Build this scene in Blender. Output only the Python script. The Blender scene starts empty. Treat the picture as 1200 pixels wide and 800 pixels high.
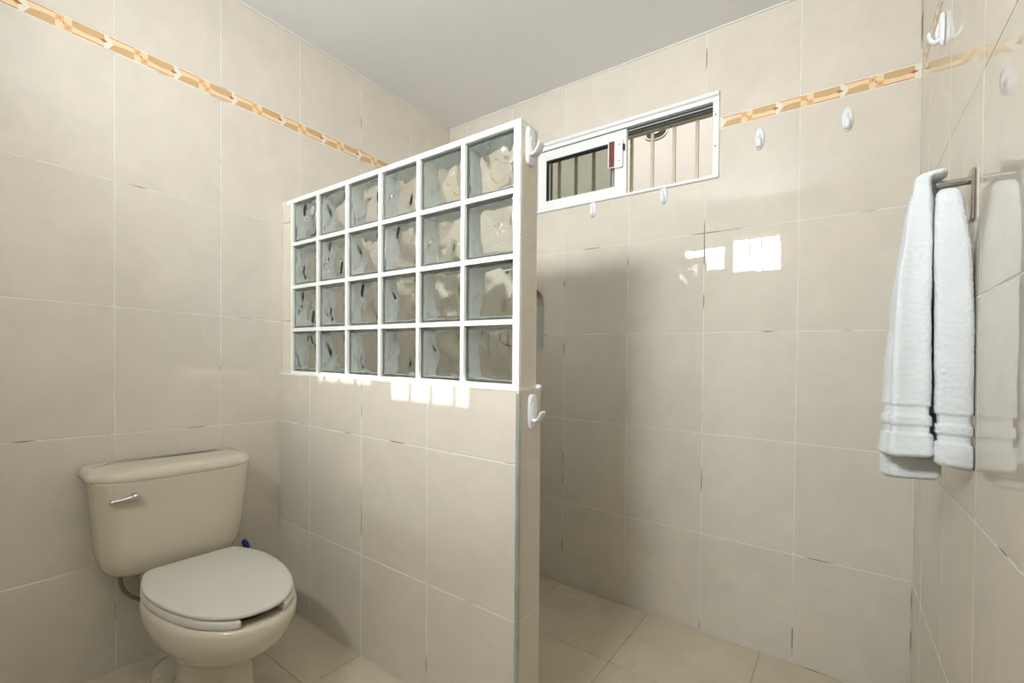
import bpy, bmesh, math, random
from mathutils import Vector, Matrix, noise

random.seed(7); noise.seed_set(7)
scene = bpy.context.scene
scene.cycles.max_bounces = 24; scene.cycles.transmission_bounces = 24
COL = scene.collection
PI = math.pi

# ------------------------------------------------------------------ room numbers (metres)
S = 0.955
D, W, RA = 2.2454, 2.2563, 0.0094          # back wall y, right wall x, right wall skew
YF = -0.60                                  # wall behind the camera
ZC = 2.634                                  # ceiling
SX, SY = -0.014, 0.016                      # the courses of this room are a little out of level
PY, PB, PE = 1.1017, 1.2232, 1.3188         # partition front, back, free end (lower half)
GY, GB, GE = 1.1151, 1.2098, 1.3090         # upper half with the glass blocks
ZL, ZT = 1.0590, 1.8370                     # ledge and top of partition
ZS = -0.058                                 # shower floor


def M(x, y, z):
    return Vector((x, y, z + SX * x + SY * (D - y)))


# ------------------------------------------------------------------ camera
yaw, pitch, roll, FPX, PX, PYX = 0.6553, -0.0127, 0.007, 543.12, 571.814, 428.568
F = Vector((-math.sin(yaw), math.cos(yaw), 0)); R = Vector((math.cos(yaw), math.sin(yaw), 0)); U = Vector((0, 0, 1))
F2 = F * math.cos(pitch) + U * math.sin(pitch); U2 = U * math.cos(pitch) - F * math.sin(pitch)
R3 = R * math.cos(roll) + U2 * math.sin(roll); U3 = U2 * math.cos(roll) - R * math.sin(roll)
cam = bpy.data.cameras.new('camera')
cam.sensor_width = 36.0
cam.lens = 36.0 * FPX / 1200.0
cam.shift_x = (600 - PX) / 1200.0
cam.shift_y = (PYX - 400) / 1200.0
cam.clip_start = 0.01
camo = bpy.data.objects.new('camera', cam); COL.objects.link(camo)
rot = Matrix((R3, U3, -F2)).transposed().to_4x4()
camo.matrix_world = Matrix.Translation(Vector((2.1495 * S, 0, 1.1963 * S))) @ rot
scene.camera = camo

# ------------------------------------------------------------------ sky, sun, window daylight, exposure
world = bpy.data.worlds.new('sky'); scene.world = world
world.use_nodes = True
wn = world.node_tree.nodes; wl = world.node_tree.links
sky = wn.new('ShaderNodeTexSky'); sky.sky_type = 'NISHITA'
sky.sun_disc = False; sky.sun_elevation = math.radians(30); sky.sun_rotation = math.radians(166)
wn['Background'].inputs['Strength'].default_value = 0.2
wl.new(sky.outputs['Color'], wn['Background'].inputs['Color'])

sun = bpy.data.lights.new('sun_offscreen', 'SUN'); sun.energy = 4.6; sun.angle = math.radians(0.5); sun.color = (1.0, 0.985, 0.96)
suno = bpy.data.objects.new('sun_offscreen', sun); COL.objects.link(suno)
suno.rotation_euler = Vector((-0.41, 1.70, -1.02)).to_track_quat('-Z', 'Y').to_euler()

# daylight entering by the barred window behind the camera (the one mirrored in the shower wall), outside its bars
day = bpy.data.lights.new('window_front_offscreen', 'AREA'); day.shape = 'RECTANGLE'; day.size = 0.92; day.size_y = 0.37
day.energy = 125; day.color = (0.98, 1.0, 1.02)
dayo = bpy.data.objects.new('window_front_offscreen', day); COL.objects.link(dayo)
dayo.location = M(1.12, YF - 0.13, 2.165)
dayo.rotation_euler = Vector((0, 1, 0)).to_track_quat('-Z', 'Y').to_euler()

vs = scene.view_settings
vs.view_transform = 'Standard'; vs.look = 'None'; vs.gamma = 1.0; vs.exposure = 0.12
vs.use_curve_mapping = False


# ------------------------------------------------------------------ materials
def lin(c):
    return tuple((v / 12.92 if v <= 0.04045 else ((v + 0.055) / 1.055) ** 2.4) for v in (x / 255 for x in c))


def mat(name, rgb, rough=0.5, metal=0.0, spec=0.5, var=0.0, scale=6.0, bump=0.0, bscale=60.0, tilevar=0.0, coat=0.0, sheen=0.0, ior=1.5):
    m = bpy.data.materials.new(name); m.use_nodes = True
    nt = m.node_tree; b = nt.nodes['Principled BSDF']
    c = lin(rgb)
    b.inputs['Base Color'].default_value = (*c, 1)
    b.inputs['Roughness'].default_value = rough
    b.inputs['Metallic'].default_value = metal
    b.inputs['Specular IOR Level'].default_value = spec
    b.inputs['IOR'].default_value = ior
    b.inputs['Coat Weight'].default_value = coat
    b.inputs['Sheen Weight'].default_value = sheen
    geo = nt.nodes.new('ShaderNodeNewGeometry')
    if var > 0:
        n = nt.nodes.new('ShaderNodeTexNoise'); n.inputs['Scale'].default_value = scale
        n.inputs['Detail'].default_value = 6; n.inputs['Roughness'].default_value = 0.6; n.inputs['Distortion'].default_value = 0.6
        add = nt.nodes.new('ShaderNodeVectorMath'); add.operation = 'ADD'
        oi = nt.nodes.new('ShaderNodeObjectInfo')
        mul = nt.nodes.new('ShaderNodeMath'); mul.operation = 'MULTIPLY'; mul.inputs[1].default_value = 37.0 if tilevar else 0.0
        nt.links.new(oi.outputs['Random'], mul.inputs[0])
        nt.links.new(geo.outputs['Position'], add.inputs[0]); nt.links.new(mul.outputs[0], add.inputs[1])
        nt.links.new(add.outputs[0], n.inputs['Vector'])
        r = nt.nodes.new('ShaderNodeValToRGB')
        r.color_ramp.elements[0].position = 0.3; r.color_ramp.elements[1].position = 0.72
        r.color_ramp.elements[0].color = (*[v * (1 - var) for v in c], 1)
        r.color_ramp.elements[1].color = (*[min(1, v * (1 + var * 0.8)) for v in c], 1)
        nt.links.new(n.outputs['Fac'], r.inputs['Fac'])
        out = r.outputs['Color']
        if tilevar:
            hs = nt.nodes.new('ShaderNodeHueSaturation')
            mr = nt.nodes.new('ShaderNodeMapRange')
            mr.inputs['To Min'].default_value = 1 - tilevar; mr.inputs['To Max'].default_value = 1 + tilevar
            nt.links.new(oi.outputs['Random'], mr.inputs['Value'])
            nt.links.new(mr.outputs['Result'], hs.inputs['Value']); nt.links.new(out, hs.inputs['Color'])
            out = hs.outputs['Color']
        nt.links.new(out, b.inputs['Base Color'])
    if bump > 0:
        n2 = nt.nodes.new('ShaderNodeTexNoise'); n2.inputs['Scale'].default_value = bscale; n2.inputs['Detail'].default_value = 3
        nt.links.new(geo.outputs['Position'], n2.inputs['Vector'])
        bp = nt.nodes.new('ShaderNodeBump'); bp.inputs['Strength'].default_value = bump; bp.inputs['Distance'].default_value = 0.002
        nt.links.new(n2.outputs['Fac'], bp.inputs['Height']); nt.links.new(bp.outputs['Normal'], b.inputs['Normal'])
    return m


MT = mat('wall_tile_glaze', (219, 212, 198), 0.010, var=0.045, scale=7, tilevar=0.012, bump=0.0008, bscale=7, ior=1.58)
MF = mat('floor_tile_glaze', (212, 202, 179), 0.2, var=0.09, scale=5, tilevar=0.02, bump=0.03, bscale=14)
MG = mat('grout', (232, 230, 223), 0.8, var=0.10, scale=25)
_nt = MG.node_tree; _b = _nt.nodes['Principled BSDF']; _src = _b.inputs['Base Color'].links[0].from_socket
_g = _nt.nodes.new('ShaderNodeNewGeometry')
_n = _nt.nodes.new('ShaderNodeTexNoise'); _n.inputs['Scale'].default_value = 6.0; _nt.links.new(_g.outputs['Position'], _n.inputs['Vector'])
_r = _nt.nodes.new('ShaderNodeMapRange'); _r.inputs['From Min'].default_value = 0.60; _r.inputs['From Max'].default_value = 0.68
_nt.links.new(_n.outputs['Fac'], _r.inputs['Value'])
_mx = _nt.nodes.new('ShaderNodeMixRGB'); _mx.inputs['Color2'].default_value = (*lin((124, 112, 94)), 1)   # patches of grime in the joints
_nt.links.new(_r.outputs[0], _mx.inputs['Fac']); _nt.links.new(_src, _mx.inputs['Color1']); _nt.links.new(_mx.outputs[0], _b.inputs['Base Color'])
MGF = mat('floor_grout', (176, 160, 134), 0.85, var=0.2, scale=20)
MCEIL = mat('ceiling_paint', (243, 243, 243), 0.7, var=0.01, scale=3, bump=0.05, bscale=40)
MWG = mat('white_block_grout', (238, 238, 233), 0.7, var=0.02, scale=12, bump=0.12, bscale=90)
MTRIM = mat('metal_edge', (186, 192, 186), 0.35, metal=0.5, var=0.15, scale=14)
MALU = mat('white_aluminium', (240, 242, 242), 0.3)
MGREY = mat('grey_rail', (120, 124, 126), 0.4, metal=0.3)
MBLACK = mat('black_rubber', (22, 22, 24), 0.5)
MBAR = mat('cream_bar', (206, 196, 176), 0.6)
MOUT = mat('outside_block_wall', (174, 167, 155), 0.9, var=0.06, scale=2.5, bump=0.3, bscale=12)
MPLAST = mat('white_plastic', (236, 238, 242), 0.25)
MPORC = mat('bone_porcelain', (212, 204, 184), 0.09, coat=0.3)
MSEAT = mat('bone_seat_plastic', (211, 208, 197), 0.28)
MCHROME = mat('chrome', (205, 205, 205), 0.12, metal=1.0)
MSTEEL = mat('brushed_steel', (196, 192, 186), 0.22, metal=1.0)
MBRAID = mat('braided_hose', (150, 148, 142), 0.4, metal=0.7, var=0.4, scale=220)
MTOWEL = mat('white_terry', (226, 231, 233), 0.95, spec=0.1, var=0.03, scale=180, bump=0.6, bscale=420, sheen=0.3)
MBAND = mat('white_woven_band', (224, 228, 229), 0.9, spec=0.1, bump=0.3, bscale=700)
MBLUE = mat('blue_plastic', (26, 54, 150), 0.35)
MDARK = mat('dark_vent', (40, 36, 32), 0.8)
MBROWN = mat('brown_tape', (122, 66, 52), 0.7, var=0.1, scale=60)
BORD = [mat('border_' + n, c, 0.16, var=0.05, scale=50) for n, c in (
    ('white', (236, 230, 216)), ('cream', (236, 214, 172)), ('tan', (208, 172, 126)), ('orange', (228, 184, 134)),
    ('red', (206, 118, 76)), ('brown', (172, 118, 78)), ('grey', (112, 100, 92)))]


def glass_mat(name, tint, rough=0.0):
    m = bpy.data.materials.new(name); m.use_nodes = True
    nt = m.node_tree; nt.nodes.remove(nt.nodes['Principled BSDF'])
    g = nt.nodes.new('ShaderNodeBsdfGlass'); g.inputs['Color'].default_value = (*tint, 1); g.inputs['IOR'].default_value = 1.48
    g.inputs['Roughness'].default_value = rough
    nt.links.new(g.outputs[0], nt.nodes['Material Output'].inputs['Surface'])
    return m


def pane_mat(name, tint):
    m = bpy.data.materials.new(name); m.use_nodes = True
    nt = m.node_tree; nt.nodes.remove(nt.nodes['Principled BSDF'])
    t = nt.nodes.new('ShaderNodeBsdfTransparent'); t.inputs['Color'].default_value = (*tint, 1)
    g = nt.nodes.new('ShaderNodeBsdfGlossy'); g.inputs['Roughness'].default_value = 0.02
    fr = nt.nodes.new('ShaderNodeFresnel'); fr.inputs['IOR'].default_value = 1.45
    mx = nt.nodes.new('ShaderNodeMixShader')
    nt.links.new(fr.outputs[0], mx.inputs[0]); nt.links.new(t.outputs[0], mx.inputs[1]); nt.links.new(g.outputs[0], mx.inputs[2])
    nt.links.new(mx.outputs[0], nt.nodes['Material Output'].inputs['Surface'])
    return m


MGLASS = glass_mat('block_glass', (0.99, 1.0, 0.993))
MPANE = pane_mat('tinted_pane', (0.84, 0.85, 0.82))
MBSIDE = mat('block_edge_coating', (246, 250, 247), 0.35, var=0.06, scale=40)
MCLEAR = pane_mat('clear_pane', (0.93, 0.94, 0.94))


# ------------------------------------------------------------------ object helpers
def link(name, me, parent=None, kind=None, label=None, cat=None, group=None):
    o = bpy.data.objects.new(name, me); COL.objects.link(o)
    if parent is not None:
        o.parent = parent
    if kind: o['kind'] = kind
    if label: o['label'] = label
    if cat: o['category'] = cat
    if group: o['group'] = group
    return o


def finish(name, bm, mats, parent=None, smooth=False, recalc=True, **k):
    if recalc:
        bmesh.ops.recalc_face_normals(bm, faces=bm.faces)
    me = bpy.data.meshes.new(name); bm.to_mesh(me); bm.free()
    for m in (mats if isinstance(mats, (list, tuple)) else [mats]):
        me.materials.append(m)
    if smooth:
        for p in me.polygons: p.use_smooth = True
    return link(name, me, parent, **k)


def empty(name, loc=(0, 0, 0), rotation=(0, 0, 0), **k):
    o = link(name, None, **k); o.location = loc; o.rotation_euler = rotation
    o.empty_display_size = 0.05
    return o


def hexa(bm, pts, mi=0):
    """pts: 8 corners, bottom ring then top ring"""
    v = [bm.verts.new(p) for p in pts]
    fs = [(3, 2, 1, 0), (4, 5, 6, 7), (0, 1, 5, 4), (1, 2, 6, 5), (2, 3, 7, 6), (3, 0, 4, 7)]
    out = []
    for f in fs:
        fc = bm.faces.new([v[i] for i in f]); fc.material_index = mi; out.append(fc)
    return v


def sbox(bm, x0, x1, y0, y1, z0, z1, mp=M):
    return hexa(bm, [mp(x0, y0, z0), mp(x1, y0, z0), mp(x1, y1, z0), mp(x0, y1, z0),
                     mp(x0, y0, z1), mp(x1, y0, z1), mp(x1, y1, z1), mp(x0, y1, z1)])


ID = lambda x, y, z: Vector((x, y, z))


def bevel(bm, w, seg=2):
    bmesh.ops.recalc_face_normals(bm, faces=bm.faces)
    bmesh.ops.bevel(bm, geom=list(bm.edges), offset=w, segments=seg, profile=0.7, affect='EDGES', clamp_overlap=True)


def boolean(o, cutter):
    md = o.modifiers.new('cut', 'BOOLEAN'); md.operation = 'DIFFERENCE'; md.solver = 'EXACT'; md.object = cutter
    dg = bpy.context.evaluated_depsgraph_get()
    me = bpy.data.meshes.new_from_object(o.evaluated_get(dg))
    o.modifiers.remove(md); old = o.data; o.data = me; bpy.data.meshes.remove(old)


def tube(bm, pts, r, n=10, caps=True, taper=None):
    rings = []
    pts = [Vector(p) for p in pts]
    for i, p in enumerate(pts):
        t = (pts[min(i + 1, len(pts) - 1)] - pts[max(i - 1, 0)]).normalized()
        a = Vector((0, 0, 1)) if abs(t.z) < 0.9 else Vector((0, 1, 0))
        x = t.cross(a).normalized(); y = t.cross(x).normalized()
        rr = r * (taper[i] if taper else 1)
        rings.append([bm.verts.new(p + (x * math.cos(2 * PI * k / n) + y * math.sin(2 * PI * k / n)) * rr) for k in range(n)])
    for a, b in zip(rings, rings[1:]):
        for k in range(n):
            bm.faces.new((a[k], a[(k + 1) % n], b[(k + 1) % n], b[k]))
    if caps:
        bm.faces.new(rings[0]); bm.faces.new(rings[-1])
    return rings


def loft(bm, rings, cap0=True, cap1=True):
    vr = [[bm.verts.new(p) for p in r] for r in rings]
    n = len(vr[0])
    for a, b in zip(vr, vr[1:]):
        for k in range(n):
            bm.faces.new((a[k], a[(k + 1) % n], b[(k + 1) % n], b[k]))
    if cap0: bm.faces.new(vr[0])
    if cap1: bm.faces.new(vr[-1])
    return vr


# ------------------------------------------------------------------ tiled surfaces
def tile(parent, P, u0, u1, v0, v1, m, gap=0.0028, name='tile', jitter=0.00035, deep=0.006):
    u0 += gap / 2; u1 -= gap / 2; v0 += gap / 2; v1 -= gap / 2
    b = 0.0013
    bm = bmesh.new()
    back = [bm.verts.new(P(u, v, -deep)) for u, v in ((u0, v0), (u1, v0), (u1, v1), (u0, v1))]
    mid = [bm.verts.new(P(u, v, -b)) for u, v in ((u0, v0), (u1, v0), (u1, v1), (u0, v1))]
    fr = [bm.verts.new(P(u, v, random.uniform(-jitter, jitter))) for u, v in ((u0 + b, v0 + b), (u1 - b, v0 + b), (u1 - b, v1 - b), (u0 + b, v1 - b))]
    bm.faces.new(back); bm.faces.new(fr)
    for a, c in ((back, mid), (mid, fr)):
        for k in range(4):
            bm.faces.new((a[k], a[(k + 1) % 4], c[(k + 1) % 4], c[k]))
    return finish(name, bm, m, parent)


CHEV = 0.2117
BPOLY = [  # material index, outline in piece units
    (1, [(.0, 1), (.35, 1), (.35, .55), (.24, .60), (.075, .5)]), (2, [(.0, 0), (.35, 0), (.35, .55), (.24, .60), (.075, .5)]),
    (4, [(.0, .93), (.35, .93), (.35, 1), (.0, 1)]),
    (3, [(.35, .5), (.45, .5), (.45, 1), (.35, 1)]), (1, [(.45, .5), (.55, .5), (.55, 1), (.45, 1)]),
    (1, [(.35, 0), (.45, 0), (.45, .5), (.35, .5)]), (3, [(.45, 0), (.55, 0), (.55, .5), (.45, .5)]),
    (2, [(.55, 1), (.945, 1), (.955, .5), (.74, .40), (.55, .5)]), (1, [(.55, 0), (.945, 0), (.955, .5), (.74, .40), (.55, .5)]),
    (4, [(.55, 0), (.945, 0), (.945, .07), (.55, .07)]),
    (5, [(.88, .5), (.94, .36), (.998, .5), (.94, .64)]),
    (4, [(.385, .75), (.40, .68), (.415, .75), (.40, .82)]), (4, [(.485, .25), (.50, .18), (.515, .25), (.50, .32)]),
    (6, [(.437, .5), (.45, .42), (.463, .5), (.45, .58)]),
]


def border_piece(parent, P, u0, u1, v0, v1, flip=False, clip=None):
    """one decorated listello; clip=(ua,ub) cuts it at a corner or the window"""
    ca, cb = clip if clip else (min(u0, u1), max(u0, u1))
    bm = bmesh.new()
    g = 0.0008
    def base(a, b, c, d_):
        hexa(bm, [P(a, c, -0.006), P(b, c, -0.006), P(b, d_, -0.006), P(a, d_, -0.006), P(a, c, 0), P(b, c, 0), P(b, d_, 0), P(a, d_, 0)])
    base(ca, cb, v0 + g, v1 - g)
    bmesh.ops.recalc_face_normals(bm, faces=bm.faces)
    h = v1 - v0
    for k, (mi, pl) in enumerate(BPOLY):
        pts = [(u0 + (u1 - u0) * a, v0 + 0.003 + (h - 0.006) * b) for a, b in pl]
        for lim, sgn in ((ca + g, 1), (cb - g, -1)):          # clip the outline
            out = []
            for i in range(len(pts)):
                p, q = pts[i], pts[(i + 1) % len(pts)]
                ip, iq = (p[0] - lim) * sgn >= 0, (q[0] - lim) * sgn >= 0
                if ip: out.append(p)
                if ip != iq:
                    t = (lim - p[0]) / (q[0] - p[0]); out.append((lim, p[1] + t * (q[1] - p[1])))
            pts = out
            if len(pts) < 3: break
        if len(pts) < 3: continue
        d = 0.0003 + (0.00025 if mi in (4, 5, 6) else 0)
        lo = [bm.verts.new(P(a, b, 0)) for a, b in pts]; hi = [bm.verts.new(P(a, b, d)) for a, b in pts]
        fs = [bm.faces.new(hi)]
        for i in range(len(pts)):
            fs.append(bm.faces.new((lo[i], lo[(i + 1) % len(pts)], hi[(i + 1) % len(pts)], hi[i])))
        bmesh.ops.recalc_face_normals(bm, faces=fs)
        # the print must look out of the wall
        nrm = (P(0.5, 1, 1) - P(0.5, 1, 0))
        bm.normal_update()
        if fs[0].normal.dot(nrm) < 0:
            for f in fs: f.normal_flip()
        for f in fs: f.material_index = mi
    return finish('border_tile', bm, BORD, parent, recalc=False)


ROWS = [0.3868, 0.8417, 1.2947, 1.7397, 2.188]
ZB0, ZB1 = 2.188, 2.238


def spans(a, b, j0, w):
    k = math.ceil((a - j0) / w - 1e-6); js = [a]
    x = j0 + k * w
    while x < b - 1e-6:
        if x > a + 0.02 and x < b - 0.02: js.append(x)
        x += w
    js.append(b)
    return list(zip(js, js[1:]))


def tiled_wall(parent, P, a, b, j0, zlow, w=0.3514, border=None, rev=False, bskip=None):
    res = []
    vs_ = [zlow] + ROWS
    for (u0, u1) in spans(a, b, j0, w):
        for v0, v1 in zip(vs_, vs_[1:]):
            res.append(tile(parent, P, u0, u1, v0, v1, MT))
        res.append(tile(parent, P, u0, u1, ZB1, ZC, MT))
    if border is not None:
        runs = [(a, b)] if bskip is None else [(a, bskip[0]), (bskip[1], b)]
        for ra0, rb0 in runs:
            for (u0, u1) in spans(ra0, rb0, border, CHEV):
                k = math.floor((0.5 * (u0 + u1) - border) / CHEV); c0 = border + k * CHEV
                s, e = (c0, c0 + CHEV) if not rev else (c0 + CHEV, c0)
                border_piece(parent, P, s, e, ZB0, ZB1, clip=(u0, u1))
    return res


G = 0.0011                                  # grout lies this far behind the tile faces
PL = lambda u, v, d: M(d, u, v)
PBK = lambda u, v, d: M(u, D - d, v)
PR = lambda u, v, d: M(W + RA * (D - u) - d, u, v)
PFR = lambda u, v, d: M(u, YF + d, v)

T = 0.12
# walls (grout beds)
bm = bmesh.new(); sbox(bm, -T, -G, YF - T, D + T, -0.2, ZC)
wall_left = finish('wall_left', bm, MG, kind='structure')
bm = bmesh.new(); sbox(bm, -G, W + T, D + G, D + T, -0.2, ZC)
wall_back = finish('wall_back', bm, MG, kind='structure')
mr_ = lambda x, y, z: M(W + RA * (D - y) + x, y, z)
bm = bmesh.new(); sbox(bm, G, T, YF - T, D + G, -0.2, ZC, mr_)
wall_right = finish('wall_right', bm, MG, kind='structure')
bm = bmesh.new(); sbox(bm, -G, W + 0.03, YF - T, YF - G, -0.2, ZC)
wall_front = finish('wall_front', bm, MG, kind='structure')
# ceiling; the roof slab runs on outside as an unseen eave, added to trim the sun through the window behind the camera
bm = bmesh.new(); sbox(bm, -0.4, W + 0.4, YF - 0.92, D + T, ZC, ZC + 0.12)
ceiling = finish('ceiling', bm, MCEIL, kind='structure')

WX0, WX1, WZ0, WZ1 = 0.667, 1.600, 1.979, 2.351           # shower window
FX0, FX1, FZ0, FZ1 = 0.660, 1.580, 1.979, 2.351           # window behind the camera
tl = tiled_wall(wall_left, PL, YF, D, 0.4976, ZS, border=0.2698 + CHEV, rev=False)
tb = tiled_wall(wall_back, PBK, 0.0, W, 1.8992, ZS, border=2.2497, rev=False, bskip=(WX0, WX1))
tr = tiled_wall(wall_right, PR, YF, D, 1.33, ZS, border=2.2454, rev=True)
tf = tiled_wall(wall_front, PFR, 0.0, W, 1.8992, 0.0, border=2.2497, rev=True, bskip=(FX0, FX1))

# white caulk along the ceiling and in the corners
bm = bmesh.new(); sbox(bm, 0.0, 0.006, YF + .006, D - .006, ZC - 0.005, ZC - 0.0002)
finish('trim_1', bm, MWG, kind='structure')
bm = bmesh.new(); sbox(bm, 0.0, W - .001, D - 0.006, D, ZC - 0.005, ZC - 0.0002)
finish('trim_2', bm, MWG, kind='structure')

# ------------------------------------------------------------------ openings


def overl(o, box):
    xs = [v.co for v in o.data.vertices]
    return all(max(c[i] for c in xs) > box[0][i] and min(c[i] for c in xs) < box[1][i] for i in range(3))


def cut_opening(objs, x0, x1, y0, y1, z0, z1, shape=None):
    bm = bmesh.new()
    if shape is None:
        sbox(bm, x0, x1, y0, y1, z0, z1)
    else:
        loft(bm, [[M(x, y0, z) for x, z in shape], [M(x, y1, z) for x, z in shape]])
    c = finish('cutter', bm, MG)
    vs_ = [v.co for v in c.data.vertices]
    box = [[min(v[i] for v in vs_) for i in range(3)], [max(v[i] for v in vs_) for i in range(3)]]
    for o in objs:
        if overl(o, box): boolean(o, c)
    me = c.data; bpy.data.objects.remove(c); bpy.data.meshes.remove(me)


def drop_empty(lst):
    out = []
    for o in lst:
        if len(o.data.vertices) == 0: bpy.data.objects.remove(o)
        else: out.append(o)
    return out


cut_opening([wall_back] + tb, WX0, WX1, D - 0.05, D + 0.3, WZ0, WZ1)
tb = drop_empty(tb)
cut_opening([wall_front] + tf, FX0, FX1, YF - 0.3, YF + 0.05, FZ0, FZ1)
tf = drop_empty(tf)
# arched recess for soap behind the partition
NX0, NX1, NZ0, NZ1 = 0.545, 0.7175, 1.212, 1.560
arch = [(NX0, NZ0), (NX1, NZ0)]
ra_ = 0.085
for k in range(9):
    a = k / 8 * PI
    arch.append(((NX0 + NX1) / 2 + ra_ * math.cos(a) * ((NX1 - NX0) / 2 / ra_), NZ1 - ra_ + ra_ * math.sin(a)))
cut_opening([wall_back] + tb, 0, 0, D - 0.05, D + 0.085, 0, 0, shape=arch)
# lining of the recess
bm = bmesh.new()
n_ = len(arch)
f_ = [bm.verts.new(M(x, D - 0.001, z)) for x, z in arch]; b_ = [bm.verts.new(M(x, D + 0.080, z)) for x, z in arch]
for k in range(n_):
    bm.faces.new((f_[k], f_[(k + 1) % n_], b_[(k + 1) % n_], b_[k]))
bm.faces.new(b_)
o = finish('recess_lining', bm, MT, wall_back)

# ------------------------------------------------------------------ floors
PF = lambda u, v, d: M(u, v, d)
PS = lambda u, v, d: M(u, v, ZS + d)
bm = bmesh.new()
sbox(bm, 0, W + 0.02, YF, PB, -0.2, -G)
sbox(bm, 0, W, PB, D, -0.2, ZS - G)
floor = finish('floor', bm, MGF, kind='structure')
for (x0, x1) in spans(0, W + 0.012, 0.5986, 0.4706):
    for (y0, y1) in spans(YF, PB - 0.004, 0.8782, 0.4706):
        tile(floor, PF, x0, x1, y0, y1, MF, name='floor_tile', jitter=0.0004)
for (x0, x1) in spans(0, W, 0.8448, 0.4706):
    for (y0, y1) in spans(PB, D, 1.772, 0.4706):
        tile(floor, PS, x0, x1, y0, y1, MF, name='floor_tile', jitter=0.0004)
PSTEP = lambda u, v, d: M(u, PB + d, v)
for (x0, x1) in spans(PE, W, 1.8992, 0.3514):
    tile(floor, PSTEP, x0, x1, ZS, -0.001, MF, name='step_tile')

# ------------------------------------------------------------------ partition
bm = bmesh.new(); sbox(bm, 0.0, PE - G, PY + G, PB - G, -0.1, ZL - G)
part = finish('wall_partition', bm, MG, kind='structure')
PPF = lambda u, v, d: M(u, PY - d, v)
PPB = lambda u, v, d: M(u, PB + d, v)
PPE = lambda u, v, d: M(PE + d, u, v)
prow = [0.0, 0.3868, 0.8417, ZL]
for (u0, u1) in spans(0, PE - 0.008, 0.2493, 0.3514):
    for v0, v1 in zip(prow, prow[1:]): tile(part, PPF, u0, u1, v0, v1, MT)
for (u0, u1) in spans(0, PE, 0.2493, 0.3514):
    for v0, v1 in zip([ZS] + prow[1:], prow[1:]): tile(part, PPB, u0, u1, v0, v1, MT)
for v0, v1 in zip(prow, prow[1:]):
    tile(part, PPE, PY + 0.008, PB, v0, v1, MT)
# metal edge strip at the free corner
bm = bmesh.new()
prof = [(PE - 0.0095, PY - 0.0012), (PE - 0.003, PY - 0.0022), (PE + 0.0008, PY - 0.0012), (PE + 0.0022, PY + 0.003), (PE + 0.0012, PY + 0.0095), (PE - 0.003, PY + 0.004)]
loft(bm, [[M(x, y, 0.0005) for x, y in prof], [M(x, y, ZL - 0.012) for x, y in prof]])
finish('corner_trim', bm, MTRIM, part)
# rough cement ledge where the thinner glass wall begins
bm = bmesh.new()
n_ = 40
ring = []
outl = [(0.0, PY - 0.0005)] + [(PE * k / n_, PY - 0.0012 - 0.0012 * noise.noise((k * .9, 0, 0))) for k in range(1, n_ + 1)] + \
       [(PE + 0.0010, PY + 0.06), (PE + 0.0008, PB - .001)] + [(PE * (1 - k / n_), PB + 0.0005) for k in range(0, n_ + 1)]
loft(bm, [[M(x, y, ZL - 0.006) for x, y in outl], [M(x, y, ZL + 0.001 + 0.0015 * noise.noise((x * 25, y * 9, 3))) for x, y in outl]])
finish('cement_ledge', bm, MWG, part)
bm = bmesh.new()
bmesh.ops.create_icosphere(bm, subdivisions=2, radius=0.011)
for v in bm.verts: v.co = M(PE - 0.006, PB - 0.008, ZL + 0.004) + Vector((v.co.x, v.co.y, v.co.z * 0.8))
finish('cement_blob', bm, MWG, part, smooth=True)

# glass block field
GX0, GPX, GZT, GPZ, NC, NR = 0.0802, 0.20208, 1.8270, 0.1910, 6, 4
J = 0.0075                                   # half joint
bm = bmesh.new()
xs = [GX0 + k * GPX for k in range(NC + 1)]; zs = [GZT - k * GPZ for k in range(NR + 1)]
for k, x in enumerate(xs):
    a, b = (x - J, x + J)
    if k == NC: b = GE - 0.0105
    if k == 0: a = x - J * 0.7
    for z_hi, z_lo in zip(zs, zs[1:]):
        sbox(bm, a, b, GY, GB, z_lo + J, z_hi - J)
for k, z in enumerate(zs):
    a, b = (z - J, z + J)
    if k == 0: b = ZT
    if k == NR: a = ZL
    sbox(bm, 0.0 if k == 0 else xs[0] - J * 0.7, (GE if k == 0 else GE - 0.0105), GY, GB, a, b)
bmesh.ops.recalc_face_normals(bm, faces=bm.faces)
finish('block_grout_frame', bm, MWG, part)
# tile strip at the wall and at the free end of the upper half
bm = bmesh.new(); sbox(bm, 0.0, xs[0] - J * 0.7 - 0.001, GY + 0.004, GB - 0.004, ZL, ZT - 0.02)
finish('strip_core', bm, MG, part)
PGF = lambda u, v, d: M(u, GY - d, v)
PGB = lambda u, v, d: M(u, GB + d, v)
PGE = lambda u, v, d: M(GE + d, u, v)
for v0, v1 in ((ZL, 1.2947), (1.2947, 1.7397), (1.7397, ZT)):
    tile(part, PGF, 0.0, xs[0] - J * 0.7, v0, v1, MT, deep=0.003)
    tile(part, PGB, 0.0, xs[0] - J * 0.7, v0, v1, MT, deep=0.003)
bm = bmesh.new(); sbox(bm, GE - 0.010, GE - G, GY + 0.001, GB - 0.001, ZL, ZT - 0.004)
finish('end_core', bm, MWG, part)
for v0, v1 in ((ZL, 1.4995), (1.4995, ZT - 0.004)):
    tile(part, PGE, GY + 0.006, GB - 0.003, v0, v1, MT)

# one hollow glass block with a wavy inside, in a few variants
BW, BH, BD = GPX - 2 * J - 0.0006, GPZ - 2 * J - 0.0006, GB - GY - 0.012


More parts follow.
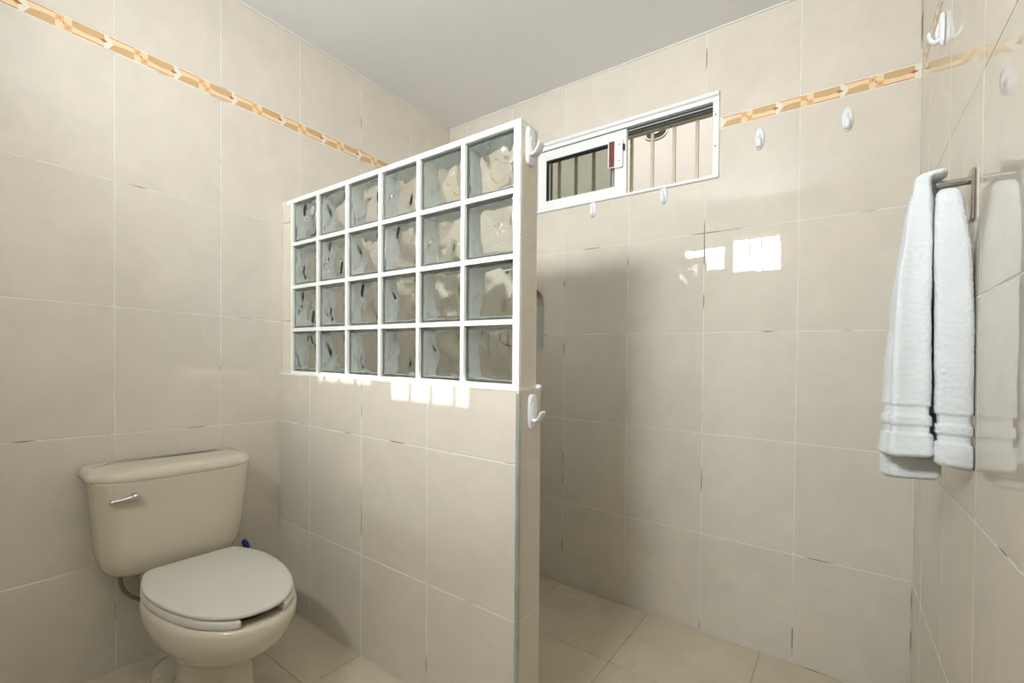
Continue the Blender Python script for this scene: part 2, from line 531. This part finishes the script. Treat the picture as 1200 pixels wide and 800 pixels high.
def glass_block(seed):
    bm = bmesh.new()
    sh = lambda x, y, z: Vector((x, y, z + SX * x - SY * y))
    N = 30
    # outer body: box with rounded shoulders
    hw, hh, hd = BW / 2, BH / 2, BD / 2
    c = 0.004
    def ring(w, h, y):
        pts = []
        for (cx, cz, a0) in ((w - c, h - c, 0), (-w + c, h - c, 90), (-w + c, -h + c, 180), (w - c, -h + c, 270)):
            for k in range(4):
                a = math.radians(a0 + 30 * k); pts.append(sh(cx + c * math.cos(a), y, cz + c * math.sin(a)))
        return pts
    loft(bm, [ring(hw - .006, hh - .006, -hd), ring(hw - .002, hh - .002, -hd + .001), ring(hw, hh, -hd + .004),
              ring(hw, hh, hd - .004), ring(hw - .002, hh - .002, hd - .001), ring(hw - .006, hh - .006, hd)])
    bmesh.ops.recalc_face_normals(bm, faces=bm.faces)
    outer = set(bm.faces)
    for f in outer:
        yc_ = f.calc_center_median().y
        if abs(yc_) < hd - .0015 and abs(f.normal.y) < .9: f.material_index = 1
    # cavity
    wx, wz, wy = hw - 0.0085, hh - 0.0085, hd - 0.0085
    def dis(x, z, side):
        p = Vector((x * 15 + seed * 5.3, z * 15 + side * 9.1, seed * 1.7))
        w = noise.noise_vector(p * 0.9) * 0.75
        n = noise.noise((p + w) * 1.1) + 0.5 * math.sin((x * 0.9 + z * 0.8) * 34 + 3.2 * w.x + side + seed)
        edge = min(1, (wx - abs(x)) / 0.012, (wz - abs(z)) / 0.012)
        return 0.0050 * n * max(0.15, edge)
    grids = {}
    for side in (-1, 1):
        g = [[bm.verts.new(sh(-wx + 2 * wx * i / N, side * (wy + dis(-wx + 2 * wx * i / N, -wz + 2 * wz * j / N, side)), -wz + 2 * wz * j / N)) for j in range(N + 1)] for i in range(N + 1)]
        for i in range(N):
            for j in range(N):
                f = bm.faces.new((g[i][j], g[i + 1][j], g[i + 1][j + 1], g[i][j + 1])); f.smooth = True
        grids[side] = g
    a, b = grids[-1], grids[1]
    for i in range(N):
        for q in ((a[i][0], a[i + 1][0], b[i + 1][0], b[i][0]), (a[i][N], a[i + 1][N], b[i + 1][N], b[i][N]),
                  (a[0][i], a[0][i + 1], b[0][i + 1], b[0][i]), (a[N][i], a[N][i + 1], b[N][i + 1], b[N][i])):
            bm.faces.new(q).material_index = 1
    inner = [f for f in bm.faces if f not in outer]
    bmesh.ops.recalc_face_normals(bm, faces=inner)
    bmesh.ops.reverse_faces(bm, faces=inner)
    me = bpy.data.meshes.new('glass_block'); bm.to_mesh(me); bm.free(); me.materials.append(MGLASS); me.materials.append(MBSIDE)
    return me


GV = [glass_block(k) for k in range(5)]
for i in range(NC):
    for j in range(NR):
        o = link('glass_block', GV[(i * 2 + j * 3 + (i * j) % 2) % 5], part)
        o.location = M(xs[i] + GPX / 2, (GY + GB) / 2, zs[j] - GPZ / 2)


# ------------------------------------------------------------------ windows
def window(nm, x0, x1, z0, z1, P, tape=True, pm=None):
    """P(x, d, z): d = distance into the wall from the tile face (negative = towards the room)"""
    root = empty(nm, P((x0 + x1) / 2, 0, z0), kind='structure')
    inv = -Vector(root.location)
    mp = lambda x, y, z: P(x, y, z) + inv
    bm = bmesh.new()
    ow = 0.004
    # head, sill and jambs with a chamfered outer lip
    def bar(a, b):
        pass
    sbox(bm, x0 - ow, x1 + ow, -0.012, 0.078, z1 - 0.040, z1 + ow, mp)
    sbox(bm, x0 - ow, x1 + ow, -0.012, 0.078, z0 - ow, z0 + 0.010, mp)
    sbox(bm, x0 - ow, x0 + 0.008, -0.010, 0.078, z0, z1 - 0.03, mp)
    sbox(bm, x1 - 0.022, x1 + ow, -0.010, 0.078, z0, z1 - 0.03, mp)
    bevel(bm, 0.002, 1)
    finish('frame', bm, MALU, root)
    bm = bmesh.new()                          # sloping lip over the head
    a0, a1, zt = x0 - ow, x1 + ow, z1 + ow
    hexa(bm, [mp(a0, -0.022, zt - 0.022), mp(a1, -0.022, zt - 0.022), mp(a1, -0.011, zt - 0.026), mp(a0, -0.011, zt - 0.026),
              mp(a0, -0.004, zt + 0.002), mp(a1, -0.004, zt + 0.002), mp(a1, 0.0, zt), mp(a0, 0.0, zt)])
    finish('head_lip', bm, MALU, root)
    zi0, zi1 = z0 + 0.010, z1 - 0.045
    for k, (d0, d1, h, m) in enumerate(((0.004, 0.008, 0.003, MBLACK), (0.012, 0.020, 0.005, MALU), (0.024, 0.028, 0.006, MBLACK), (0.032, 0.054, 0.009, MGREY))):
        bm = bmesh.new(); sbox(bm, x0 + 0.008, x1 - 0.022, d0, d1, zi1 - h, zi1, mp)
        finish('track', bm, m, root)
    xm = x0 + 0.518

    def sash(sx0, sx1, d0, d1, st, sb, stp, pm):
        bm = bmesh.new()
        sbox(bm, sx0, sx0 + st[0], d0, d1, zi0, zi1, mp); sbox(bm, sx1 - st[1], sx1, d0, d1, zi0, zi1, mp)
        sbox(bm, sx0 + st[0], sx1 - st[1], d0, d1, zi0, zi0 + sb, mp); sbox(bm, sx0 + st[0], sx1 - st[1], d0, d1, zi1 - stp, zi1, mp)
        s = finish('sash', bm, MALU, root)
        bm = bmesh.new()
        dm = (d0 + d1) / 2
        sbox(bm, sx0 + st[0] - .002, sx1 - st[1] + .002, dm - .002, dm + .002, zi0 + sb - .002, zi1 - stp + .002, mp)
        finish('pane', bm, pm, s)
        bm = bmesh.new()                      # dark rubber seal round the pane
        e = 0.004
        xa, xb, za, zb = sx0 + st[0], sx1 - st[1], zi0 + sb, zi1 - stp
        sbox(bm, xa, xa + e, d0 + .004, d1, za, zb, mp); sbox(bm, xb - e, xb, d0 + .004, d1, za, zb, mp)
        sbox(bm, xa + e, xb - e, d0 + .004, d1, zb - e * 2, zb, mp)
        finish('seal', bm, MBLACK, s)
        return s
    s1 = sash(x0 + 0.010, xm, -0.006, 0.018, (0.052, 0.060), 0.044, 0.050, pm or MPANE)
    sash(x0 + 0.020, xm - 0.026, 0.026, 0.046, (0.05, 0.062), 0.03, 0.04, pm or MPANE)
    # screws and jamb strips
    bm = bmesh.new()
    sbox(bm, x1 - 0.018, x1 - 0.003, -0.0125, -0.010, z0 + 0.115, z1 - 0.075, mp)
    finish('jamb_strip', bm, MALU, root)
    for (sx_, sz_) in ((x0 + .002, z1 - 0.075), (x0 + .002, z0 + 0.04), (x1 - 0.0105, z1 - 0.10), (x1 - 0.0105, z0 + 0.135), (xm - 0.030, z1 - 0.120), (xm - 0.030, z1 - 0.200)):
        bm = bmesh.new(); tube(bm, [mp(sx_, -0.0225 if abs(sx_ - xm) < .05 else -0.0130, sz_), mp(sx_, -0.008, sz_)], 0.0032, 8)
        finish('screw', bm, MBLACK, root)
    bm = bmesh.new(); sbox(bm, xm - 0.056, xm - 0.014, -0.022, -0.006, z1 - 0.232, z1 - 0.095, mp); bevel(bm, 0.003, 2)
    finish('latch', bm, MALU, root)
    bm = bmesh.new(); sbox(bm, xm - 0.014, xm - 0.006, -0.018, -0.006, z1 - 0.150, z1 - 0.120, mp)
    finish('latch_bolt', bm, MBLACK, root)
    if tape:
        bm = bmesh.new(); sbox(bm, xm - 0.094, xm - 0.056, -0.010, -0.004, z1 - 0.222, z1 - 0.088, mp)
        finish('latch_backing', bm, MPLAST, root)
        bm = bmesh.new(); sbox(bm, xm - 0.088, xm - 0.0565, -0.0115, -0.0098, z1 - 0.219, z1 - 0.092, mp)
        finish('brown_pad', bm, MBROWN, root)
    return root


window('window_1', WX0, WX1, WZ0, WZ1, lambda x, y, z: M(x, D + y, z))
window('window_2', FX0, FX1, FZ0, FZ1, lambda x, y, z: M(x, YF - y, z), tape=False, pm=MCLEAR)


def grille(x0, n, pitch, y, z0, z1, label):
    root = empty('window_grille', M(x0, y, z0), label=label, cat='grille')
    iv = -Vector(root.location); mp = lambda x, yy, z: M(x, yy, z) + iv
    for k in range(n):
        bm = bmesh.new(); x = x0 + k * pitch
        sbox(bm, x - 0.007, x + 0.007, y - 0.007, y + 0.007, z0, z1, mp)
        finish('bar', bm, MBAR, root)
    for z in (z0, z1):
        bm = bmesh.new(); sbox(bm, x0 - 0.12, x0 + (n - 1) * pitch + 0.12, y - 0.010, y + 0.010, z - 0.012, z + 0.012, mp)
        finish('rail', bm, MBAR, root)
    return root


grille(0.649, 9, 0.1049, D + 0.10, 1.965, 2.318, 'cream metal security bars outside the shower window')
grille(0.690, 9, 0.1020, YF - 0.10, 1.965, 2.40, 'cream metal security bars outside the window facing the shower window')

# ------------------------------------------------------------------ outside the shower window
bm = bmesh.new(); sbox(bm, -3.0, 4.5, D + 1.3, D + 1.42, -0.6, 5.0)
outside = finish('wall_outside', bm, MOUT, kind='structure')
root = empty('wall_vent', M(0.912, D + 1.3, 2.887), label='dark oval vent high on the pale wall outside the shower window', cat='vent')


def oval(bm, rx, rz, y0, y1, n=24):
    loft(bm, [[Vector((rx * math.cos(2 * PI * k / n), y, rz * math.sin(2 * PI * k / n))) for k in range(n)] for y in (y0, y1)])


bm = bmesh.new(); oval(bm, 0.085, 0.050, -0.012, 0.0); finish('rim', bm, MOUT, root)
bm = bmesh.new(); oval(bm, 0.072, 0.040, -0.016, -0.010); finish('dark_oval', bm, MDARK, root)  # flat dark disc across the vent face
bm = bmesh.new(); oval(bm, 0.045, 0.022, -0.030, -0.014)
for v in bm.verts: v.co.z += 0.012
finish('cowl', bm, MPLAST, root)


# ------------------------------------------------------------------ hooks
def hook(loc, out, w, h, label, group=None, reach=0.035, thick=0.008, style='oval'):
    """out = direction pointing away from the wall"""
    out = Vector(out).normalized(); side = Vector((0, 0, 1)).cross(out).normalized()
    q = Matrix((side, out, Vector((0, 0, 1)))).transposed().to_4x4()
    root = empty('adhesive_hook', loc, label=label, cat='hook')
    if group: root['group'] = group
    root.matrix_world = Matrix.Translation(loc) @ q
    # back plate: y is away from the wall, z up, base on the wall plane
    bm = bmesh.new(); n = 28
    ex = 2.0 if style == 'oval' else 3.6
    def ring(s, y):
        pts = []
        for k in range(n):
            a = 2 * PI * k / n; c_, s_ = math.cos(a), math.sin(a)
            x = math.copysign(abs(c_) ** (2 / ex), c_) * w / 2 * s; z = math.copysign(abs(s_) ** (2 / ex), s_) * h / 2 * (s if s > .5 else s)
            pts.append(Vector((x, y, z)))
        return pts
    loft(bm, [ring(1, 0), ring(1, thick * .45), ring(.93, thick * .8), ring(.80, thick), ring(.4, thick * 1.08), ring(.05, thick * 1.1)])
    finish('plate', bm, MPLAST, root, smooth=True)
    if style != 'oval':
        bm = bmesh.new(); nn = 20
        loft(bm, [[Vector((w * .28 * math.cos(2 * PI * k / nn), y, h * .06 + h * .20 * math.sin(2 * PI * k / nn))) for k in range(nn)] for y in (thick * .9, thick * 1.25)])
        finish('badge', bm, MPLAST, root, smooth=False)
    # prong curling up
    bm = bmesh.new(); rings = []
    m = 14; n = 12
    for i in range(m + 1):
        t = i / m
        if style == 'oval':
            y = thick * .5 + reach * (math.sin(t * PI / 2) ** 1.1); z = -h * .30 + h * (-.10 * math.sin(t * PI) + .30 * t ** 2.2)
            ww = w * (.30 - .08 * t); th = .0055 * (1.25 - .45 * t)
        else:
            y = thick * .6 + reach * t ** .8; z = -h * .22 + h * (-.06 * math.sin(t * PI) + .26 * t ** 2.0)
            ww = w * (.32 + .03 * t); th = .0045
        rings.append((y, z, ww, th))
    vr = []
    for i, (y, z, ww, th) in enumerate(rings):
        p, q2 = rings[max(i - 1, 0)], rings[min(i + 1, m)]
        ty, tz = q2[0] - p[0], q2[1] - p[1]; l = math.hypot(ty, tz) or 1; ny, nz = -tz / l, ty / l
        e = 0.35 if i == m else 1
        vr.append([Vector((ww * math.cos(2 * PI * k / n) * (.75 if i == m else 1), y + ny * th * e * math.sin(2 * PI * k / n), z + nz * th * e * math.sin(2 * PI * k / n))) for k in range(n)])
    loft(bm, vr)
    finish('prong', bm, MPLAST, root, smooth=True)
    if style == 'oval':
        bm = bmesh.new()
        tube(bm, [(0, thick * .7, h * .30), (0, thick * 1.25, h * .12), (0, thick * 1.5, -h * .1), (0, thick * 1.3, -h * .30)], w * .10, 8, taper=[.3, 1, 1.3, 1.2])
        finish('rib', bm, MPLAST, root, smooth=True)
    return root


by = D - 0.0006
hook(M(1.0084, by, 1.944), (0, -1, 0), 0.036, 0.092, 'oval white hook under the shower window, below the tinted pane', reach=0.016)
hook(M(1.3657, by, 1.944), (0, -1, 0), 0.036, 0.092, 'oval white hook under the shower window, below the open half', reach=0.016)
hook(M(1.7579, by, 2.103), (0, -1, 0), 0.037, 0.094, 'oval white hook under the border just beside the shower window', reach=0.016)
hook(M(2.0499, by, 2.099), (0, -1, 0), 0.037, 0.095, 'oval white hook under the border nearest the towel corner', reach=0.016)
xw = W + RA * (D - 1.79)
hook(M(xw - 0.0006, 1.79, 2.092), (-1, 0, 0), 0.030, 0.092, 'white hook with curled prong on the side wall above the towel peg', reach=0.026, thick=0.010)
hook(M(GE + 0.0006, 1.1620, 1.7715), (1, 0, 0), 0.048, 0.112, 'white rounded plate hook at the top end of the glass block wall', reach=0.035, style='plate', thick=0.009)
hook(M(PE + 0.0006, 1.1680, 0.9915), (1, 0, 0), 0.046, 0.104, 'white rounded plate hook on the tiled end below the glass blocks', reach=0.035, style='plate', thick=0.009)

# ------------------------------------------------------------------ towel peg
PEGY, PEGZ = 1.4024, 1.5475
xw = W + RA * (D - PEGY)
root = empty('towel_peg', M(xw, PEGY, PEGZ), label='brushed steel towel peg on a flat plate on the side wall', cat='towel holder')
bm = bmesh.new(); sbox(bm, -0.006, -0.0006, -0.020, 0.020, -0.086, 0.021, ID); bevel(bm, 0.0012, 1)
finish('plate', bm, MSTEEL, root)
bm = bmesh.new(); tube(bm, [(-0.005, 0, 0), (-0.055, 0, 0), (-0.0575, 0, 0), (-0.058, 0, 0)], 0.0082, 20, taper=[1, 1, .95, .8])
finish('rod', bm, MSTEEL, root, smooth=False)

# ------------------------------------------------------------------ towel
def lobe(bm, secs, bands=True, n=72, seed=0, ripple=0.0, nfold=3):
    """secs: (z, x0, x1, yc, ydepth) from top to bottom"""
    secs = sorted(secs, key=lambda s_: -s_[0])
    ztop, zbot = secs[0][0], secs[-1][0]
    m = int((ztop - zbot) / 0.0035)
    rings = []
    for i in range(m + 1):
        z = ztop + (zbot - ztop) * i / m
        for a, b in zip(secs, secs[1:]):
            if b[0] <= z <= a[0] + 1e-9:
                t = (a[0] - z) / (a[0] - b[0]); t = t * t * (3 - 2 * t) * .5 + t * .5
                x0, x1, yc, yd = [a[k] + (b[k] - a[k]) * t for k in range(1, 5)]
                break
        hgt = z - zbot
        sc_ = 0.0
        if bands:
            if .052 < hgt < .068 or .090 < hgt < .110: sc_ = -0.0038
            elif .068 <= hgt <= .090: sc_ = 0.0006
            elif hgt < .052: sc_ = 0.0022
        if hgt < .007: sc_ -= 0.0015
        edge = 1.0
        if hgt < 0.006: edge = 0.86 + .14 * hgt / .006
        if ztop - z < 0.014: edge *= max(0.12, math.sqrt(max(0, 1 - (1 - (ztop - z) / .014) ** 2)))
        pts = []
        for k in range(n):
            a = 2 * PI * k / n; c_, s_ = math.cos(a), math.sin(a)
            ex = 2 / 3.2
            hx, hy = (x1 - x0) / 2 * edge + sc_, yd / 2 * edge + sc_
            x = (x0 + x1) / 2 + math.copysign(abs(c_) ** ex, c_) * hx
            y = yc + math.copysign(abs(s_) ** ex, s_) * hy
            rp = ripple * math.sin(a * nfold + seed + z * 4) * min(1, (ztop - z) / .2)
            fz = noise.noise((x * 26 + seed, y * 26, z * 15)) * .0022 + noise.noise((x * 240, y * 240, z * 240 + seed)) * (.0022 if sc_ > -.003 else .0003)
            x += c_ * (rp + fz); y += s_ * (rp + fz)
            zz = z + 0.004 * math.sin(a + seed) * max(0, 1 - hgt / .1)
            pts.append(M(min(x, W + RA * (D - y) - .0015), y, zz))
        rings.append(pts)
    loft(bm, rings)


bm = bmesh.new()
# fold hanging past the end of the peg
lobe(bm, [(1.578, 2.176, 2.222, 1.398, .034), (1.559, 2.170, 2.198, 1.394, .046), (1.45, 2.154, 2.2045, 1.392, .062), (1.30, 2.139, 2.2030, 1.388, .072), (1.10, 2.128, 2.2035, 1.386, .080), (1.00, 2.126, 2.2035, 1.384, .086), (.956, 2.122, 2.2055, 1.382, .094)], seed=1.3, ripple=.0045, nfold=5)
# fold hanging by the wall
lobe(bm, [(1.534, 2.205, 2.240, 1.390, .030), (1.50, 2.204, 2.246, 1.382, .036), (1.40, 2.2030, 2.258, 1.378, .050), (1.20, 2.2045, 2.264, 1.372, .056), (1.02, 2.2055, 2.264, 1.368, .060), (.942, 2.2065, 2.264, 1.365, .066)], seed=4.1, ripple=.002, nfold=3)
# back layer, further from the room, hanging a little lower
lobe(bm, [(1.572, 2.180, 2.216, 1.434, .030), (1.53, 2.165, 2.245, 1.442, .040), (1.40, 2.150, 2.252, 1.440, .052), (1.10, 2.135, 2.250, 1.446, .064), (.898, 2.128, 2.225, 1.450, .085)], seed=7.7, ripple=.003, nfold=5)
# turn of cloth over the peg
lobe(bm, [(1.579, 2.180, 2.226, 1.404, .050), (1.568, 2.176, 2.228, 1.404, .060), (1.563, 2.176, 2.228, 1.404, .060)], bands=False, seed=2.2)
tow = finish('bath_towel', bm, MTOWEL, smooth=True, label='white terry towel draped over the steel peg in the shower corner', cat='towel')

# ------------------------------------------------------------------ toilet
TC = 0.6430
tilt = (-SY, -SX, 0)


def floor_at(x, y): return M(x, y, 0)


toilet = empty('toilet', floor_at(0, TC), tilt, label='bone coloured close-coupled toilet with closed lid against the tiled wall', cat='toilet')


def cr(pts, n=6, closed=False):
    out = []
    L = len(pts)
    for i in range(L if closed else L - 1):
        p0, p1, p2, p3 = [pts[(i + k) % L] if closed else pts[min(max(i + k, 0), L - 1)] for k in (-1, 0, 1, 2)]
        for j in range(n):
            t = j / n
            out.append(tuple(0.5 * ((2 * b) + (-a + c_) * t + (2 * a - 5 * b + 4 * c_ - d) * t * t + (-a + 3 * b - 3 * c_ + d) * t ** 3) for a, b, c_, d in zip(p0, p1, p2, p3)))
    if not closed: out.append(tuple(pts[-1]))
    return out


def rrect(cx, hx, hy, r, z, n=6, bow=0.0):
    """rounded rectangle ring; +x side bowed outwards"""
    pts = []
    for (sx_, sy_, a0) in ((1, 1, 0), (-1, 1, 90), (-1, -1, 180), (1, -1, 270)):
        for k in range(n + 1):
            a = math.radians(a0 + 90 * k / n)
            y = sy_ * (hy - r) + r * math.sin(a); x = sx_ * (hx - r) + r * math.cos(a)
            if sx_ > 0: x += bow * (1 - (y / hy) ** 2)
            pts.append(Vector((cx + x, y, z)))
    # extra points along the front so that the bow shows
    front = []
    p, q = pts[-1], pts[0]
    for k in range(1, 8):
        y = p.y + (q.y - p.y) * k / 8
        front.append(Vector((cx + hx + bow * (1 - (y / hy) ** 2), y, z)))
    return pts + front


# tank
bm = bmesh.new()
tk = []
TY = -.010
for z, hy, x1, r in ((.384, .120, .150, .05), (.3845, .160, .160, .05), (.390, .186, .172, .052), (.402, .203, .180, .054), (.424, .214, .186, .055), (.455, .220, .189, .055), (.52, .2265, .192, .054), (.62, .236, .195, .052), (.706, .243, .197, .052), (.712, .2435, .197, .052)):
    tk.append([p + Vector((0, TY, 0)) for p in rrect((x1 + .012) / 2, (x1 - .012) / 2, hy, r, z, bow=.016)])
loft(bm, tk)
finish('tank', bm, MPORC, toilet, smooth=True)


def lidring(z, g_, top=0.0):
    x0_, x1_, hy = .004, .196 + g_, .255 + g_
    base = [(x1_, hy - .062), (x1_ - .012, hy - .040), (.150 + g_, hy - .010), (.125 + g_, hy), (x0_ + .012, hy), (x0_, hy - .010)]
    base = [(x, y) for x, y in base]
    half_ = cr([(x1_ + .018, 0), (x1_ + .016, (hy - .06) * .45), (x1_ + .006, hy - .062), (x1_ - .016, hy - .030), (x1_ - .050, hy - .006), (x1_ - .085, hy), (x0_ + .05, hy - .001), (x0_ + .012, hy - .003), (x0_ + .002, hy - .014), (x0_, hy - .06), (x0_, 0)], 4)
    full_ = half_ + [(x, -y) for x, y in reversed(half_[1:-1])]
    return [Vector((max(x, .003), y + TY, z)) for x, y in full_]


bm = bmesh.new()
loft(bm, [lidring(z, g_) for z, g_ in ((.709, -.010), (.7093, -.001), (.713, .0015), (.722, .0020), (.729, .0008), (.737, -.004), (.743, -.010), (.7465, -.018), (.7480, -.035), (.7490, -.08))])
finish('tank_lid', bm, MPORC, toilet, smooth=True)
# lever
lev = []
bm = bmesh.new()
tube(bm, [(.196, -.158, .664), (.212, -.158, .664), (.216, -.158, .664)], .0125, 16, taper=[1, 1, .7])
bmesh.ops.create_icosphere(bm, subdivisions=2, radius=.0140, matrix=Matrix.Translation((.220, -.158, .664)))
rg = tube(bm, [(.221, -.160, .664), (.222, -.172, .6635), (.2215, -.185, .661), (.220, -.200, .659), (.218, -.215, .658), (.2165, -.224, .6585), (.216, -.2265, .659)], .0078, 12, taper=[1.4, 1.3, 1.0, .85, .95, .9, .4])
lever = finish('flush_lever', bm, MCHROME, toilet, smooth=True)

# bowl and pedestal
def egg(z, xf, xb, b, n=56, ex=2.0, exb=2.6, xw_=None):
    """outline: front x, back x, half width"""
    xm = xw_ if xw_ is not None else xb + (xf - xb) * .46
    pts = []
    for k in range(n):
        a = 2 * PI * k / n; c_, s_ = math.cos(a), math.sin(a)
        e = ex if c_ > 0 else exb
        x = xm + math.copysign(abs(c_) ** (2 / e), c_) * ((xf - xm) if c_ > 0 else (xm - xb))
        y = math.copysign(abs(s_) ** (2 / e), s_) * b
        pts.append(Vector((x, y, z)))
    return pts


bm = bmesh.new()
body = [egg(.200, .500, .380, .045), egg(.230, .545, .350, .070), egg(.280, .620, .318, .104), egg(.330, .672, .300, .126), egg(.372, .700, .292, .138), egg(.3830, .708, .290, .142), egg(.3868, .722, .282, .152),
        egg(.3870, .752, .240, .170), egg(.3870, .768, .230, .184), egg(.3820, .776, .226, .190), egg(.3700, .780, .224, .1930), egg(.350, .780, .224, .193),
        egg(.328, .774, .224, .190), egg(.302, .758, .224, .182), egg(.276, .730, .222, .168), egg(.250, .692, .232, .149), egg(.226, .652, .262, .127), egg(.206, .624, .292, .112),
        egg(.186, .607, .318, .103), egg(.160, .600, .332, .098), egg(.120, .604, .334, .097), egg(.085, .612, .320, .101), egg(.062, .618, .270, .105), egg(.050, .626, .150, .110), egg(.035, .634, .110, .114), egg(.012, .640, .104, .117), egg(.0005, .640, .104, .117)]
loft(bm, body)
finish('bowl', bm, MPORC, toilet, smooth=True)
bm = bmesh.new()
dk = [rrect(.235, .100, .118, .03, .250), rrect(.235, .103, .121, .03, .300), rrect(.235, .105, .124, .03, .340), rrect(.235, .105, .125, .03, .376), rrect(.235, .100, .120, .03, .3825), rrect(.235, .09, .105, .03, .3835)]
loft(bm, dk)
finish('deck', bm, MPORC, toilet, smooth=True)
for s_ in (-1, 1):
    bm = bmesh.new(); bmesh.ops.create_uvsphere(bm, u_segments=16, v_segments=8, radius=.016)
    for v in bm.verts: v.co = Vector((.24 + v.co.x, s_ * .088 + v.co.y, .046 + v.co.z * .8))
    finish('bolt_cap', bm, MPORC, toilet, smooth=True)

# seat and lid outlines
half = [(.770, 0), (.764, .040), (.745, .078), (.702, .120), (.642, .152), (.565, .175), (.485, .187), (.410, .188), (.350, .178), (.300, .160), (.270, .145), (.256, .130), (.252, .105), (.252, .05), (.252, 0)]
hc = cr(half, 5)


def full(sc, dx=0.0):
    """closed outline scaled about the bowl centre"""
    c0 = .52
    h = [(c0 + (x - c0) * sc + dx, y * sc) for x, y in hc]
    return h + [(x, -y) for x, y in reversed(h[1:-1])]


# open fronted seat ring
bm = bmesh.new()
h = [(x, y) for x, y in hc]
gapY = .062
out = [p for p in h if p[1] >= gapY or p[0] < .5]
x_at = .7550
out = [(x_at, gapY)] + [p for p in out if not (p[0] > .7 and p[1] < gapY + .002)]
path = out + [(x, -y) for x, y in reversed(out[:-1])]
secs = []
N_ = len(path)
for i, (x, y) in enumerate(path):
    ox, oy = x, y
    ix, iy = .50 + (x - .50) * .66, y * .64
    e = 1.0
    if i in (0, N_ - 1): ix = ox - .078; iy = oy
    secs.append([(ox, oy, .393), (ox - (ox - ix) * .02, oy - (oy - iy) * .02, .3885), (ix, iy, .3885), (ix, iy, .400), (ix + (ox - ix) * .25, iy + (oy - iy) * .25, .4105), (ix + (ox - ix) * .8, iy + (oy - iy) * .8, .4125), (ox - (ox - ix) * .05, oy - (oy - iy) * .05, .4100), (ox, oy, .405)])
vr = [[bm.verts.new(p) for p in s_] for s_ in secs]
for a, b in zip(vr, vr[1:]):
    for k in range(8):
        bm.faces.new((a[k], a[(k + 1) % 8], b[(k + 1) % 8], b[k]))
bm.faces.new(vr[0]); bm.faces.new(vr[-1])
st_ = finish('seat', bm, MSEAT, toilet, smooth=True)
# lid
bm = bmesh.new()
rr = []
for sc, z in ((.955, .4095), (.985, .4095), (.992, .4115), (.994, .4150), (.990, .4185), (.980, .4205), (.94, .4222), (.80, .4240), (.5, .4262), (.2, .4272), (.03, .4275)):
    o_ = full(sc, -.004)
    rr.append([Vector((x, y, z + .0045)) for x, y in o_])
loft(bm, rr)
finish('lid', bm, MSEAT, toilet, smooth=True)
for s_ in (-1, 1):
    bm = bmesh.new(); sbox(bm, .235, .275, s_ * .075 - .022, s_ * .075 + .022, .392, .416, ID); bevel(bm, .005, 2)
    finish('hinge', bm, MSEAT, toilet, smooth=True)
for s_ in (-1, 1):                            # small bumpers between lid and seat
    bm = bmesh.new(); sbox(bm, .60, .62, s_ * .12 - .01, s_ * .12 + .01, .411, .4145, ID)
    finish('bumper', bm, MBLACK, toilet)

# water supply hose under the tank
Mi = (Matrix.Translation(floor_at(0, TC)) @ Matrix.Rotation(-SX, 4, 'Y') @ Matrix.Rotation(-SY, 4, 'X')).inverted()
tp = lambda x, y, z: Mi @ M(x, y, z)
pts = cr([(.085, .487, .3835), (.084, .489, .360), (.083, .495, .325), (.084, .507, .297), (.086, .532, .270), (.078, .572, .242), (.060, .606, .200), (.045, .620, .165), (.040, .622, .145)], 6)
bm = bmesh.new(); tube(bm, [tp(*p) for p in pts], .0062, 10, taper=[1 + .10 * (i % 2) for i in range(len(pts))])
hs_ = finish('supply_hose', bm, MBRAID, toilet, smooth=True, label='grey braided water hose')
bm = bmesh.new(); tube(bm, [tp(.085, .487, .370), tp(.085, .487, .386)], .013, 6)
finish('nut', bm, MPLAST, hs_)
bm = bmesh.new(); tube(bm, [tp(.002, .622, .14), tp(.055, .622, .14)], .011, 12)
finish('valve', bm, MCHROME, hs_, smooth=True)

# toilet brush behind the bowl
BX, BY = 0.130, 1.040
holder = empty('toilet_brush', floor_at(BX, BY), tilt, label='white toilet brush with blue tip standing in its holder behind the toilet', cat='toilet brush')
bm = bmesh.new(); n = 32
circ = lambda r, z: [Vector((r * math.cos(2 * PI * k / n), r * math.sin(2 * PI * k / n), z)) for k in range(n)]
loft(bm, [circ(.050, .0006), circ(.054, .004), circ(.056, .03), circ(.056, .105), circ(.054, .112), circ(.046, .112), circ(.044, .106), circ(.044, .02), circ(.02, .018)])
finish('cup', bm, MPLAST, holder, smooth=True)
bm = bmesh.new(); tube(bm, [(0, 0, .03), (-.036, -.058, .19), (-.072, -.116, .325)], .0085, 14, taper=[1, .9, 1.1])
hd = finish('handle', bm, MPLAST, holder, smooth=True)
bm = bmesh.new(); tube(bm, [(-.0712, -.1145, .320), (-.076, -.122, .338), (-.079, -.128, .352), (-.080, -.130, .358)], .012, 14, taper=[.9, 1.1, .9, .3])
finish('handle_tip', bm, MBLUE, hd, smooth=True)
bm = bmesh.new(); tube(bm, [(0, 0, .03), (0, 0, .05), (0, 0, .10), (0, 0, .115)], .034, 20, taper=[.5, 1, 1, .4])
finish('bristles', bm, MPLAST, holder, smooth=False)
